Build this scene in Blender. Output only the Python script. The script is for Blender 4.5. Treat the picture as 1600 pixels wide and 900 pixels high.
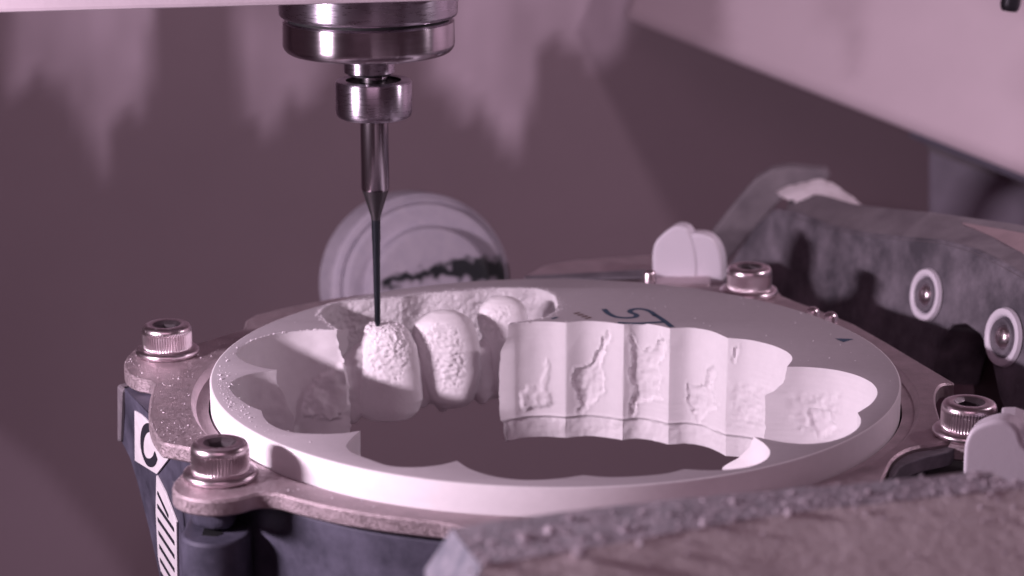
import bpy, bmesh, math, random
import numpy as np
from mathutils import Vector, Matrix, noise
from mathutils.geometry import tessellate_polygon
random.seed(7); rng = np.random.default_rng(7)
R = math.radians
# 1 unit = 1 cm; z = 0 is the top of the milling blank, whose centre is the origin
scene = bpy.context.scene
for o in list(bpy.data.objects): bpy.data.objects.remove(o)
# ------------------------------------------------------------------ camera
F = 3465.0; EL = R(15.35); CAM = Vector((-0.61, -30.34, 9.51)); CE, SE = math.cos(EL), math.sin(EL)
cd = bpy.data.cameras.new('camera'); cam = bpy.data.objects.new('camera', cd); scene.collection.objects.link(cam)
cam.location = CAM; cam.rotation_euler = (math.pi/2 - EL, 0, 0)
cd.sensor_width = 36; cd.lens = 36*F/1600; cd.clip_start = 1; cd.clip_end = 500
cd.dof.use_dof = True; cd.dof.focus_distance = 31.2; cd.dof.aperture_fstop = 0.26
scene.camera = cam
# ------------------------------------------------------------------ light
w = bpy.data.worlds.new('World'); scene.world = w; w.use_nodes = True
w.node_tree.nodes['Background'].inputs[0].default_value = (1.0, 0.50, 0.70, 1)
w.node_tree.nodes['Background'].inputs[1].default_value = 0.045
def area(name, loc, target, sx, sy, power, col):
    l = bpy.data.lights.new(name, 'AREA'); l.shape = 'RECTANGLE'; l.size = sx; l.size_y = sy; l.energy = power; l.color = col
    o = bpy.data.objects.new(name, l); scene.collection.objects.link(o); o.location = loc
    o.rotation_euler = (Vector(target)-Vector(loc)).to_track_quat('-Z', 'Y').to_euler(); return o
area('lamp_key', (-17.5, -9.3, 5.5), (1, 1.5, -.3), 4.2, 0.6, 5250, (1.0, 0.80, 0.95))
area('lamp_right', (14.5, 1.5, 9.0), (7, 14, 6), 0.9, 0.9, 1150, (1.0, 0.80, 0.93))
area('lamp_fill', (-2, -38, 26), (0, 4, 0), 26, 12, 1950, (1.0, 0.62, 0.82))  # added soft fill from the camera side, no real source there
scene.view_settings.view_transform = 'Standard'; scene.view_settings.look = 'None'
scene.view_settings.exposure = 0; scene.view_settings.gamma = 1; scene.view_settings.use_curve_mapping = False
# ------------------------------------------------------------------ helpers
def ray(px, py):
    x = (px-800)/F; y = -(py-450)/F
    return Vector((x, CE + y*SE, -SE + y*CE))
def at(px, py, z=0.0):
    d = ray(px, py); t = (z-CAM.z)/d.z; return CAM + d*t
def aty(px, py, Y):
    d = ray(px, py); t = (Y-CAM.y)/d.y; return CAM + d*t
def atp(px, py, P, N):
    d = ray(px, py); t = (P-CAM).dot(N)/d.dot(N); return CAM + d*t
def proj(p):
    v = p-CAM; fw = v.y*CE - v.z*SE; up = v.y*SE + v.z*CE
    return 800+F*v.x/fw, 450-F*up/fw
def proj_np(P):
    v = P-np.array(CAM); fw = v[:, 1]*CE - v[:, 2]*SE; up = v[:, 1]*SE + v[:, 2]*CE
    return 800+F*v[:, 0]/fw, 450-F*up/fw
def link(o): scene.collection.objects.link(o); return o
def mesh_obj(name, verts, faces, mat=None, parent=None, smooth=False, bevel=0, seg=2):
    me = bpy.data.meshes.new(name); me.from_pydata([tuple(v) for v in verts], [], faces); me.update()
    bm = bmesh.new(); bm.from_mesh(me); bmesh.ops.recalc_face_normals(bm, faces=bm.faces); bm.to_mesh(me); bm.free()
    if smooth:
        for p in me.polygons: p.use_smooth = True
        try: me.set_sharp_from_angle(angle=R(38))
        except Exception: pass
    if mat: me.materials.append(mat)
    o = link(bpy.data.objects.new(name, me))
    if parent: o.parent = parent
    if bevel:
        b = o.modifiers.new('bevel', 'BEVEL'); b.width = bevel; b.segments = seg; b.limit_method = 'ANGLE'; b.angle_limit = R(35)
    return o
def thing(name, label, cat, group=None):
    o = link(bpy.data.objects.new(name, None)); o.empty_display_size = .2
    return tag(o, label, cat, group)
def tag(o, label, cat, group=None):
    o['label'] = label; o['category'] = cat
    if group: o['group'] = group
    return o
def structure(o): o['kind'] = 'structure'; return o
def lathe(prof, n=96, axis='Z', mod=None):
    """prof: list of (r, z) ; closed ends when r==0"""
    V = []; Fc = []; rings = []
    for i, (r, z) in enumerate(prof):
        if r <= 1e-6: V.append(Vector((0, 0, z))); rings.append([len(V)-1]); continue
        ring = []
        for k in range(n):
            a = 2*math.pi*k/n; rr = r + (mod(i, k, n) if mod else 0)
            V.append(Vector((rr*math.cos(a), rr*math.sin(a), z))); ring.append(len(V)-1)
        rings.append(ring)
    for a, b in zip(rings, rings[1:]):
        for k in range(n):
            k2 = (k+1) % n
            if len(a) == 1 and len(b) == 1: continue
            if len(a) == 1: Fc.append((a[0], b[k], b[k2]))
            elif len(b) == 1: Fc.append((a[k], b[0], a[k2]))
            else: Fc.append((a[k], b[k], b[k2], a[k2]))
    return V, Fc
def arc(r0, z0, r1, z1, rc, zc, n=4):   # corner rounding points between two points round a centre (quarter)
    a0 = math.atan2(z0-zc, r0-rc); a1 = math.atan2(z1-zc, r1-rc)
    if a1-a0 > math.pi: a1 -= 2*math.pi
    if a0-a1 > math.pi: a1 += 2*math.pi
    rad = math.hypot(r0-rc, z0-zc)
    return [(rc+rad*math.cos(a0+(a1-a0)*i/n), zc+rad*math.sin(a0+(a1-a0)*i/n)) for i in range(n+1)]
def prism(poly, off):
    """poly: list of Vector (one planar outline), off: Vector to the back face"""
    n = len(poly); V = [Vector(p) for p in poly]+[Vector(p)+off for p in poly]
    tri = tessellate_polygon([[Vector(p) for p in poly]])
    Fc = [tuple(t) for t in tri]+[tuple(i+n for i in reversed(t)) for t in tri]
    Fc += [(i, (i+1) % n, (i+1) % n+n, i+n) for i in range(n)]
    return V, Fc
def prism_ng(poly, off):
    n = len(poly); V = [Vector(p) for p in poly]+[Vector(p)+off for p in poly]
    Fc = [tuple(range(n)), tuple(range(2*n-1, n-1, -1))]
    Fc += [(i, (i+1) % n, (i+1) % n+n, i+n) for i in range(n)]
    return V, Fc
def catmull(P, sub=8, closed=False):
    out = []; n = len(P)
    rngk = range(n if closed else n-1)
    for i in rngk:
        if closed: p0, p1, p2, p3 = P[(i-1) % n], P[i], P[(i+1) % n], P[(i+2) % n]
        else: p0, p1, p2, p3 = P[max(i-1, 0)], P[i], P[i+1], P[min(i+2, n-1)]
        d1 = max((p1-p0).length, 1e-5)**.5; d2 = max((p2-p1).length, 1e-5)**.5; d3 = max((p3-p2).length, 1e-5)**.5
        m1 = (p2-p1) if p0 == p1 else (p1-p0)/d1*d2 - (p2-p0)/(d1+d2)*d2 + (p2-p1)
        m2 = (p2-p1) if p3 == p2 else (p2-p1) - (p3-p1)/(d2+d3)*d2 + (p3-p2)/d3*d2
        for k in range(sub):
            t = k/sub; t2 = t*t; t3 = t2*t
            out.append(p1*(2*t3-3*t2+1) + m1*(t3-2*t2+t) + p2*(-2*t3+3*t2) + m2*(t3-t2))
    if not closed: out.append(P[-1])
    return out
def inpoly(x, y, poly):
    x = np.asarray(x); y = np.asarray(y); c = np.zeros(x.shape, bool); n = len(poly)
    for i in range(n):
        x0, y0 = poly[i]; x1, y1 = poly[(i+1) % n]
        if y0 == y1: continue
        m = ((y0 > y) != (y1 > y)) & (x < (x1-x0)*(y-y0)/(y1-y0)+x0); c ^= m
    return c
def polydist(x, y, poly):
    """signed distance: >0 inside"""
    d = np.full(np.shape(x), 1e9); n = len(poly)
    for i in range(n):
        x0, y0 = poly[i]; x1, y1 = poly[(i+1) % n]; dx, dy = x1-x0, y1-y0; L = dx*dx+dy*dy+1e-9
        t = np.clip(((x-x0)*dx+(y-y0)*dy)/L, 0, 1)
        d = np.minimum(d, np.hypot(x-x0-t*dx, y-y0-t*dy))
    return np.where(inpoly(x, y, poly), d, -d)
def fbm(P, scale, octs=4, seed=0.0):
    return np.array([noise.fractal(Vector((p[0]*scale+seed, p[1]*scale-seed, p[2]*scale+seed*2)), 1.0, 2.0, octs) for p in P])
def ico_batch(points, sizes):
    """many rough crumbs in one mesh"""
    base = bmesh.new(); bmesh.ops.create_icosphere(base, subdivisions=1, radius=1)
    bv = np.array([v.co[:] for v in base.verts]); bf = [tuple(v.index for v in f.verts) for f in base.faces]; base.free()
    V = []; Fc = []
    for p, s in zip(points, sizes):
        q = bv*(1+rng.uniform(-.3, .3, (len(bv), 1)))*np.array([1, rng.uniform(.6, 1.2), rng.uniform(.5, 1)])*s
        o = len(V); V += list(q+np.array(p)); Fc += [tuple(i+o for i in f) for f in bf]
    return V, Fc
# ------------------------------------------------------------------ materials
def new_mat(name):
    m = bpy.data.materials.new(name); m.use_nodes = True; nt = m.node_tree; return m, nt, nt.nodes['Principled BSDF']
def N(nt, typ, **kw):
    n = nt.nodes.new(typ)
    for k, v in kw.items():
        if k.startswith('i_'): n.inputs[k[2:].replace('_', ' ')].default_value = v
        else: setattr(n, k, v)
    return n
def ramp(nt, src, stops):
    r = nt.nodes.new('ShaderNodeValToRGB'); e = r.color_ramp.elements
    while len(e) < len(stops): e.new(.5)
    for k, (p, c) in enumerate(stops):
        e[k].position = p; e[k].color = (c, c, c, 1) if not hasattr(c, '__len__') else (*c, 1)
    nt.links.new(src, r.inputs[0]); return r
def tex(nt, scale, detail=6, rough=.6, stretch=None):
    tc = N(nt, 'ShaderNodeTexCoord'); mp = N(nt, 'ShaderNodeMapping')
    nt.links.new(tc.outputs['Object'], mp.inputs[0])
    if stretch: mp.inputs['Scale'].default_value = stretch
    t = N(nt, 'ShaderNodeTexNoise'); t.inputs['Scale'].default_value = scale; t.inputs['Detail'].default_value = detail
    t.inputs['Roughness'].default_value = rough; nt.links.new(mp.outputs[0], t.inputs['Vector']); return t
def mat(name, col, rough=.6, metal=0, spec=.5, bump=None, dust=None, dustcol=(.62, .58, .62), var=None, rvar=None, aniso=0, coat=0, stretch=None):
    """bump=(scale, strength, distance)  dust=(scale, lo, hi)  var=(scale, amount)"""
    m, nt, b = new_mat(name)
    b.inputs['Roughness'].default_value = rough; b.inputs['Metallic'].default_value = metal
    b.inputs['Specular IOR Level'].default_value = spec; b.inputs['Coat Weight'].default_value = coat
    base = N(nt, 'ShaderNodeRGB'); base.outputs[0].default_value = (*col, 1); out = base.outputs[0]
    if var:
        t = tex(nt, var[0], stretch=stretch); r = ramp(nt, t.outputs['Fac'], [(.3, 1-var[1]), (.7, 1+var[1]*.4)])
        mx = N(nt, 'ShaderNodeMix', data_type='RGBA', blend_type='MULTIPLY'); mx.inputs[0].default_value = 1
        nt.links.new(out, mx.inputs[6]); nt.links.new(r.outputs[0], mx.inputs[7]); out = mx.outputs[2]
    if dust:
        t = tex(nt, dust[0], 10, .68); r = ramp(nt, t.outputs['Fac'], [(dust[1], 0.0), (dust[2], 1.0)])
        mx = N(nt, 'ShaderNodeMix', data_type='RGBA'); mx.inputs[7].default_value = (*dustcol, 1)
        nt.links.new(r.outputs[0], mx.inputs[0]); nt.links.new(out, mx.inputs[6]); out = mx.outputs[2]
        for inp, lo, hi in (('Metallic', metal, 0), ('Roughness', rough, .85)):
            mr = N(nt, 'ShaderNodeMapRange'); mr.inputs[3].default_value = lo; mr.inputs[4].default_value = hi
            nt.links.new(r.outputs[0], mr.inputs[0]); nt.links.new(mr.outputs[0], b.inputs[inp])
    elif rvar:
        t = tex(nt, rvar[0], 8, .6, stretch); r = ramp(nt, t.outputs['Fac'], [(.3, rvar[1]), (.7, rvar[2])]); nt.links.new(r.outputs[0], b.inputs['Roughness'])
    nt.links.new(out, b.inputs['Base Color'])
    if bump:
        t = tex(nt, bump[0], 8, .65, stretch); bp = N(nt, 'ShaderNodeBump'); bp.inputs['Strength'].default_value = bump[1]; bp.inputs['Distance'].default_value = bump[2]
        nt.links.new(t.outputs['Fac'], bp.inputs['Height']); nt.links.new(bp.outputs[0], b.inputs['Normal'])
    if aniso:
        b.inputs['Anisotropic'].default_value = aniso
        b.inputs['Anisotropic Rotation'].default_value = .25
        tg = N(nt, 'ShaderNodeTangent', direction_type='RADIAL', axis='Z'); nt.links.new(tg.outputs[0], b.inputs['Tangent'])
    return m
def add_mask(m, attr, col, rough=.85, metal=0.0, nscale=0, ncut=(.4, .6)):
    """stain, dust or painted shade with its own shape, stored as a point attribute, laid over an existing material"""
    nt = m.node_tree; b = nt.nodes['Principled BSDF']
    a = N(nt, 'ShaderNodeAttribute', attribute_name=attr); fac = a.outputs['Fac']
    if nscale:
        t = tex(nt, nscale, 8, .7); ad = N(nt, 'ShaderNodeMath', operation='ADD'); nt.links.new(t.outputs['Fac'], ad.inputs[0]); nt.links.new(fac, ad.inputs[1])
        r = ramp(nt, ad.outputs[0], [(0, 0), (1, 1)]); mr = N(nt, 'ShaderNodeMapRange'); mr.inputs[1].default_value = ncut[0]; mr.inputs[2].default_value = ncut[1]
        nt.links.new(ad.outputs[0], mr.inputs[0]); fac = mr.outputs[0]
    old = b.inputs['Base Color'].links[0].from_socket; mx = N(nt, 'ShaderNodeMix', data_type='RGBA')
    nt.links.new(fac, mx.inputs[0]); nt.links.new(old, mx.inputs[6]); mx.inputs[7].default_value = (*col, 1); nt.links.new(mx.outputs[2], b.inputs['Base Color'])
    for inp, val in (('Metallic', metal), ('Roughness', rough)):
        m2 = N(nt, 'ShaderNodeMix', data_type='FLOAT'); nt.links.new(fac, m2.inputs[0]); m2.inputs[3].default_value = val
        if b.inputs[inp].links: nt.links.new(b.inputs[inp].links[0].from_socket, m2.inputs[2])
        else: m2.inputs[2].default_value = b.inputs[inp].default_value
        nt.links.new(m2.outputs[0], b.inputs[inp])
def put_attr(o, name, vals):
    a = o.data.attributes.new(name, 'FLOAT', 'POINT'); a.data.foreach_set('value', np.asarray(vals, np.float32))

M_blank = mat('pressed_white_ceramic', (.86, .83, .86), .7, spec=.3, bump=(55, .25, .008), var=(6, .035))
M_face_shaded = mat('shaded_disc_face', (.47, .43, .465), .6, spec=.2, bump=(60, .2, .005), var=(8, .04))  # same white ceramic as the walls, grazing-light shade put into its colour
M_powder = mat('rough_milled_ceramic', (.80, .77, .80), .9, spec=.2, bump=(16, .9, .05))
M_print = mat('blue_ink', (.035, .07, .12), .6)
M_print2 = mat('brown_ink', (.10, .045, .035), .7)
M_steel = mat('turned_steel', (.55, .50, .55), .2, 1, aniso=.9, rvar=(3, .17, .27), bump=(2, .04, .004), stretch=(1, 1, 40))
M_steel2 = mat('satin_steel_band', (.50, .46, .53), .3, 1, aniso=.8, rvar=(5, .24, .36), bump=(7, .06, .003), stretch=(1, 1, 10))
M_carbide = mat('polished_carbide', (.42, .38, .42), .2, 1)
M_dark_tool = mat('dark_coated_carbide', (.035, .04, .05), .3, .6)
M_black = mat('black_gap', (.008, .008, .01), .6)
M_plate = mat('nickel_plated_plate', (.54, .44, .47), .36, .9, dust=(34, .42, .80), dustcol=(.50, .42, .46), bump=(38, .55, .012), var=(3, .25))
M_screw = mat('nickel_screw', (.74, .64, .68), .28, 1, bump=(30, .15, .006), dust=(20, .60, .76), dustcol=(.6, .55, .6), rvar=None)
M_navy = mat('navy_anodised_metal', (.046, .045, .068), .5, .35, dust=(1.3, .35, 1.5), dustcol=(.16, .15, .22), bump=(50, .15, .004))
M_arm = mat('dusty_dark_grey_arm', (.085, .078, .095), .55, .2, dust=(1.1, .36, .72), dustcol=(.27, .24, .28), bump=(20, .2, .01))
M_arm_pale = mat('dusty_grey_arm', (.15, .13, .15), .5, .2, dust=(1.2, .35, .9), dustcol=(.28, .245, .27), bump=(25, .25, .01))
M_dustpile = mat('settled_white_dust', (.62, .56, .60), .95, bump=(9, .8, .06))
M_label = mat('white_label', (.68, .65, .68), .5, bump=(20, .2, .004), var=(5, .12))
M_ink = mat('black_print', (.02, .02, .03), .5)
M_clip = mat('milky_white_plastic', (.82, .78, .86), .38, spec=.5, coat=.2, bump=(14, .25, .01))
M_cap = mat('dusty_chrome_cap', (.36, .33, .40), .55, .3, dust=(4, .25, .62), dustcol=(.40, .36, .42), bump=(20, .2, .01))
M_wall = mat('dusty_grey_enclosure', (.275, .205, .238), .85, spec=.15, bump=(2.5, .25, .05), var=(.12, .08))
M_panel = mat('pale_enclosure_panel', (.74, .61, .68), .75, spec=.25, var=(.16, .10), bump=(3, .1, .03))
M_house = mat('white_spindle_housing', (.58, .50, .55), .5, bump=(12, .3, .01), var=(2, .06))
M_bar = mat('dusty_brown_grey_bar', (.74, .66, .67), .9, dust=(6, .48, .95), dustcol=(.84, .78, .80), bump=(8, .9, .06))
M_bartop = mat('slate_blue_bar_top', (.33, .32, .36), .8, dust=(3, .38, .85), dustcol=(.58, .52, .58), bump=(11, .5, .03))
M_crumb = mat('ceramic_crumb', (.78, .74, .78), .9)
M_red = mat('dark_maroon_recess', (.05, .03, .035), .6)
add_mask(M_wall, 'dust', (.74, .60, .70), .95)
add_mask(M_panel, 'shade_smudge', (.36, .27, .31), .8)
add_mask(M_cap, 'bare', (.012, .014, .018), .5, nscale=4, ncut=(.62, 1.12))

# ------------------------------------------------------------------ setting
YW = 26.0
nx, nz = 260, 200
X = np.linspace(-42, 42, nx); Z = np.linspace(-24, 30, nz)
V = []; 
for z in Z:
    for x in X: V.append((x, YW, z))
V = np.array(V); px, py = proj_np(V)
Fc = [(j*nx+i, j*nx+i+1, (j+1)*nx+i+1, (j+1)*nx+i) for j in range(nz-1) for i in range(nx-1)]
wall = mesh_obj('back_wall', V, Fc, M_wall, smooth=True); structure(wall)
d = np.zeros(len(V))
jit = np.array([noise.fractal(Vector((x*.9, 0, z*.16)), 1, 2, 5) for x, _, z in V])
jit2 = np.array([noise.fractal(Vector((x*.35+9, 0, z*.2)), 1, 2, 3) for x, _, z in V])
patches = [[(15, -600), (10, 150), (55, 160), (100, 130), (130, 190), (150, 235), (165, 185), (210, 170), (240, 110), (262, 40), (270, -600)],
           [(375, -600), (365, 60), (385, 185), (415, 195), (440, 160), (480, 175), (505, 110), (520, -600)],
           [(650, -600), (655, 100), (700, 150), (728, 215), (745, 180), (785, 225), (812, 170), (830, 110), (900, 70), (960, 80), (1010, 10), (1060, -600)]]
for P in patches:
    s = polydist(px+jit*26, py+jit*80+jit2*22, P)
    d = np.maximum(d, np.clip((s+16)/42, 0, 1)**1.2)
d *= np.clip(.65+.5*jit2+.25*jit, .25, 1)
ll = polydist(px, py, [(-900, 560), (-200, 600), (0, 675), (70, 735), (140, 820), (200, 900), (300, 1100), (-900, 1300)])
d = np.maximum(d, .22*np.clip((ll+14)/28, 0, 1))  # lower-left region merely paler, sharing this mask
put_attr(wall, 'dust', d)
structure(mesh_obj('floor', [(-42, -12, -24), (42, -12, -24), (42, YW, -24), (-42, YW, -24)], [(0, 1, 2, 3)], M_wall))
# pale side wall of the cabin, upper right, its lower edge running down to the right
P0 = aty(1010, 42, 24.0); P1 = aty(1600, 275, 15)
e = (P1-P0); A0 = P0 - e*.03; A1 = P1 + e*1.2
up = Vector((0.35, .25, 1)).normalized()
nu, nv = 120, 60; V = []
for j in range(nv):
    for i in range(nu): V.append(A0 + (A1-A0)*(i/(nu-1)) + up*(22*j/(nv-1)))
Fc = [(j*nu+i, j*nu+i+1, (j+1)*nu+i+1, (j+1)*nu+i) for j in range(nv-1) for i in range(nu-1)]
nrm = (A1-A0).cross(up).normalized(); nrm = nrm if nrm.y < 0 else -nrm
sw = mesh_obj('side_wall', V, Fc, M_panel, smooth=True); structure(sw)
Vn = np.array([tuple(v) for v in V]); px, py = proj_np(Vn)
g = np.zeros(len(V)); nn = fbm(Vn, .35, 3)  # two darker smudges, plus painted light falloff at the left end
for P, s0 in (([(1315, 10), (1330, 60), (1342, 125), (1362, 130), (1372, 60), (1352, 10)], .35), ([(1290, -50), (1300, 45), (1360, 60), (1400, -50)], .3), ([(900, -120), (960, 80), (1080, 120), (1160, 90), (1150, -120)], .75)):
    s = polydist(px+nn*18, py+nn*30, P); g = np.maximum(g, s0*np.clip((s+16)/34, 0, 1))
put_attr(sw, 'shade_smudge', g)
sm = sw.modifiers.new('thick', 'SOLIDIFY'); sm.thickness = .5; sm.offset = -1 
E0 = P0+e*.74
structure(mesh_obj('wall_edge_shadow', *prism([E0+nrm*.12-up*.12, A1+nrm*.12-up*.12, A1+nrm*.12+up*.02, E0+nrm*.12+up*.02], -nrm*.5), mat('edge_shadow_grey', (.12, .11, .15), .6)))  # dark strip put in as the shadow line along the wall's lower edge

# grey box behind the arm at the right edge
bx = thing('sensor_box', 'dark slate grey flat-faced box under the pale sloping side wall, at the right edge', 'box')
fr = [aty(1451, 232, 11.5), aty(1452, 345, 11.5), aty(1760, 380, 9.5), aty(1760, 355, 9.5)]
pts = [aty(1451, 205, 18.6), aty(1451, 380, 18.6), aty(1720, 420, 15.5), aty(1720, 270, 15.5)]
mesh_obj('housing', *prism_ng(pts, Vector((.6, 2.5, 0))), mat('slate_box', (.27, .24, .30), .7, .0, var=(.5, .3), bump=(12, .2, .01)), bx, bevel=.12)
mesh_obj('top_rim', *prism_ng([aty(1449, 222, 18.5), aty(1449, 236, 18.5), aty(1720, 338, 15.4), aty(1720, 324, 15.4)], Vector((.05, .3, 0))), M_arm_pale, bx, bevel=.03)
# little dark probe at top right corner
pr = thing('probe_pin', 'short dark rounded pin hanging in front of pale wall at top right corner', 'pin')
V, Fc = lathe([(0, 0), (.13, 0)] + [(.16, .05), (.17, .12), (.17, 3)], 32)
o = mesh_obj('pin_body', V, Fc, mat('dark_pin', (.03, .028, .035), .35, .5), pr, smooth=True); o2 = aty(1577, 17, 7); pr.location = o2; pr.rotation_euler = (0, R(6), 0)
V, Fc = lathe([(.172, .25), (.185, .26), (.185, .34), (.172, .35)], 32); mesh_obj('band', V, Fc, M_screw, pr, smooth=True)

# ------------------------------------------------------------------ spindle and bur
tip = at(590, 509, -.05); TX, TY = tip.x, tip.y
def zf(py, r): return aty(585, py, TY-r).z          # height of a visible front edge at radius r
def rad(w, py):                                      # radius from a pixel width
    p = aty(585, py, TY); fw = (p-CAM).y*CE-(p-CAM).z*SE; return w/2*fw/F
spin = thing('milling_spindle', 'turned steel spindle nose hanging from the pale housing, above the bur', 'spindle'); spin.location = (TX-.06, TY, 0)
r1 = rad(280, 30); z1 = zf(45, r1); r2 = rad(268, 70); z2 = zf(105, r2)
V, Fc = lathe([(r1*.6, z1+.01), (r1-.06, z1)] + arc(r1-.06, z1, r1, z1+.06, r1-.06, z1+.06) + [(r1, z1+1.6), (r1-.3, z1+1.6)], 128)
mesh_obj('upper_ring', V, Fc, M_steel2, spin, smooth=True)
V, Fc = lathe([(r2-.09, z1-.045), (r2-.07, z1+.05)], 128); mesh_obj('groove', V, Fc, M_black, spin, smooth=True)
V, Fc = lathe([(.25, z2+.05), (.45, z2)] + [(r2-.25, z2)] + arc(r2-.12, z2+.015, r2, z2+.16, r2-.14, z2+.16, 5) + [(r2, z1-.075), (r2-.03, z1-.045), (r2-.3, z1-.045)], 160)
mesh_obj('lower_ring', V, Fc, M_steel, spin, smooth=True)
rn = rad(80, 118); zn = zf(124, rn)
V, Fc = lathe([(0, zn), (rn*.8, zn), (rn, zn+.05), (rn, z2+.3)], 64); mesh_obj('collet', V, Fc, M_steel2, spin, smooth=True)
# housing of the spindle
h0 = [Vector((-16, TY-3.4, 0)), Vector((TX+2.2, TY-1.9, 0))]
pA = aty(-200, 26, TY-3.2); pB = aty(722, 1.5, TY-r1-.25)
V = [pA, pB, pB+Vector((0, 4.4, 0)), pA+Vector((0, 5, 0))]; V += [v+Vector((0, 0, 4)) for v in V]
hs = mesh_obj('housing', V, [(0, 1, 2, 3), (4, 5, 6, 7), (0, 1, 5, 4), (1, 2, 6, 5), (2, 3, 7, 6), (3, 0, 4, 7)], M_house, None, bevel=.06)
hs.parent = spin; hs.matrix_parent_inverse = Matrix.Translation(spin.location).inverted()

bur = thing('milling_bur', 'slender steel milling bur with a collar, its dark tip on the first tooth', 'milling bur'); bur.location = (TX, TY, 0)
rc = rad(120, 160); zc1 = zf(136, rc); zc0 = zf(195, rc)
V, Fc = lathe([(.2, zc0)] + [(rc-.12, zc0)] + arc(rc-.10, zc0, rc, zc0+.09, rc-.10, zc0+.10, 4) + [(rc, zc1-.03), (rc-.02, zc1), (rc-.16, zc1+.005)], 128)
mesh_obj('stop_collar', V, Fc, M_steel2, bur, smooth=True)
V, Fc = lathe([(rc-.16, zc1+.004), (rc-.17, zc1-.03), (rn*.5, zc1-.03)], 96); mesh_obj('collar_recess', V, Fc, M_black, bur, smooth=True)
V, Fc = lathe([(rn*.55, zc1-.03), (rn*.55, zn+.02)], 48); mesh_obj('neck', V, Fc, M_carbide, bur, smooth=True)
rs = rad(44, 250); zs = zf(301, rs); zs2 = zf(345, .07)
V, Fc = lathe([(rs*.96, zs), (rs, zs+.03), (rs, zc0+.01)], 64); mesh_obj('shank', V, Fc, M_carbide, bur, smooth=True)
V, Fc = lathe([(.068, zs2), (.075, zs2+.06), (rs*.96, zs)], 64); mesh_obj('taper', V, Fc, mat('ground_taper', (.13, .12, .13), .42, .9), bur, smooth=True)
V, Fc = lathe([(0, -.065), (.03, -.05), (.045, 0), (.05, .35), (.055, .9), (.062, zs2-.35), (.066, zs2-.3), (.068, zs2)], 40)
mesh_obj('cutting_tip', V, Fc, M_dark_tool, bur, smooth=True)

# ------------------------------------------------------------------ the blank
segs = [  # milled outline of the cavity, one list per lobe, cusp to cusp (traced, then laid on the top plane)
 [(433, 578), (408, 574), (384, 566), (371, 557), (369, 550), (380, 540), (400, 530), (430, 522), (470, 517), (526, 515)],
 [(526, 515), (512, 505), (502, 495), (500, 487), (508, 479), (530, 472), (570, 468), (628, 464)],
 [(628, 464), (660, 458), (700, 456), (722, 455)],
 [(722, 455), (760, 451), (800, 450), (840, 451), (862, 459), (871, 472), (869, 484), (857, 494), (835, 499), (797, 504)],
 [(797, 507.5), (812, 504.5), (835, 502.5), (860, 502.5), (885, 504)],
 [(885, 504), (915, 501.5), (945, 503), (975, 507)],
 [(975, 507), (1000, 505), (1025, 508), (1047, 513)],
 [(1047, 513), (1080, 512), (1110, 517), (1137, 528)],
 [(1137, 528), (1170, 531), (1205, 539), (1230, 550), (1238, 560), (1230, 573)],
 [(1230, 573), (1262, 573.5), (1305, 578), (1340, 587), (1363, 599), (1371, 613), (1362, 630), (1340, 645)],
 [(1340, 645), (1345, 655), (1342, 667), (1325, 680), (1295, 690), (1260, 693.5), (1225, 691), (1178, 682)],
 [(1178, 682), (1195, 694), (1203, 705), (1198, 717), (1175, 728), (1145, 733), (1110, 735), (1070, 733)],
 [(1070, 733), (1040, 740), (990, 744.5), (950, 745.5), (911, 742.5)],
 [(911, 742.5), (870, 748), (820, 750), (775, 745), (735, 733), (714, 720)],
 [(714, 720), (690, 726), (650, 730), (610, 728), (575, 717), (548, 706), (541, 697), (548, 686), (563, 673)],
 [(563, 673), (535, 677), (500, 678), (460, 676), (430, 667), (414, 655), (408, 641)],
 [(408, 641), (392, 635), (372, 622), (360, 610), (358, 602), (366, 594), (385, 586), (410, 581), (433, 578)],
]
C = []; cusps = []
for s in segs:
    P = [Vector(at(x, y, 0)) for x, y in s]; Q = catmull(P, 40); cusps.append(len(C))
    # resample evenly
    L = [0]
    for a, b in zip(Q, Q[1:]): L.append(L[-1]+(b-a).length)
    n = max(6, int(L[-1]/.021)); k = 0
    for i in range(n):
        t = L[-1]*i/n
        while L[k+1] < t: k += 1
        u = (t-L[k])/max(L[k+1]-L[k], 1e-9); C.append(Q[k].lerp(Q[k+1], u))
Cn = np.array([(p.x, p.y) for p in C]); n = len(Cn); print('contour', n)
tng = np.roll(Cn, -1, 0)-np.roll(Cn, 1, 0)
# smooth normals within lobes, keep cusps soft over 1 sample
tng /= np.linalg.norm(tng, axis=1)[:, None]+1e-9
area2 = np.sum(Cn[:, 0]*np.roll(Cn[:, 1], -1)-np.roll(Cn[:, 0], -1)*Cn[:, 1])
nout = np.stack([tng[:, 1], -tng[:, 0]], 1)*(1 if area2 > 0 else -1)   # into the material
rows = list(np.concatenate([[0, -.012], np.arange(-.035, -1.885, -.026)])); rows[-1] = -1.88; m = len(rows)
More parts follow.
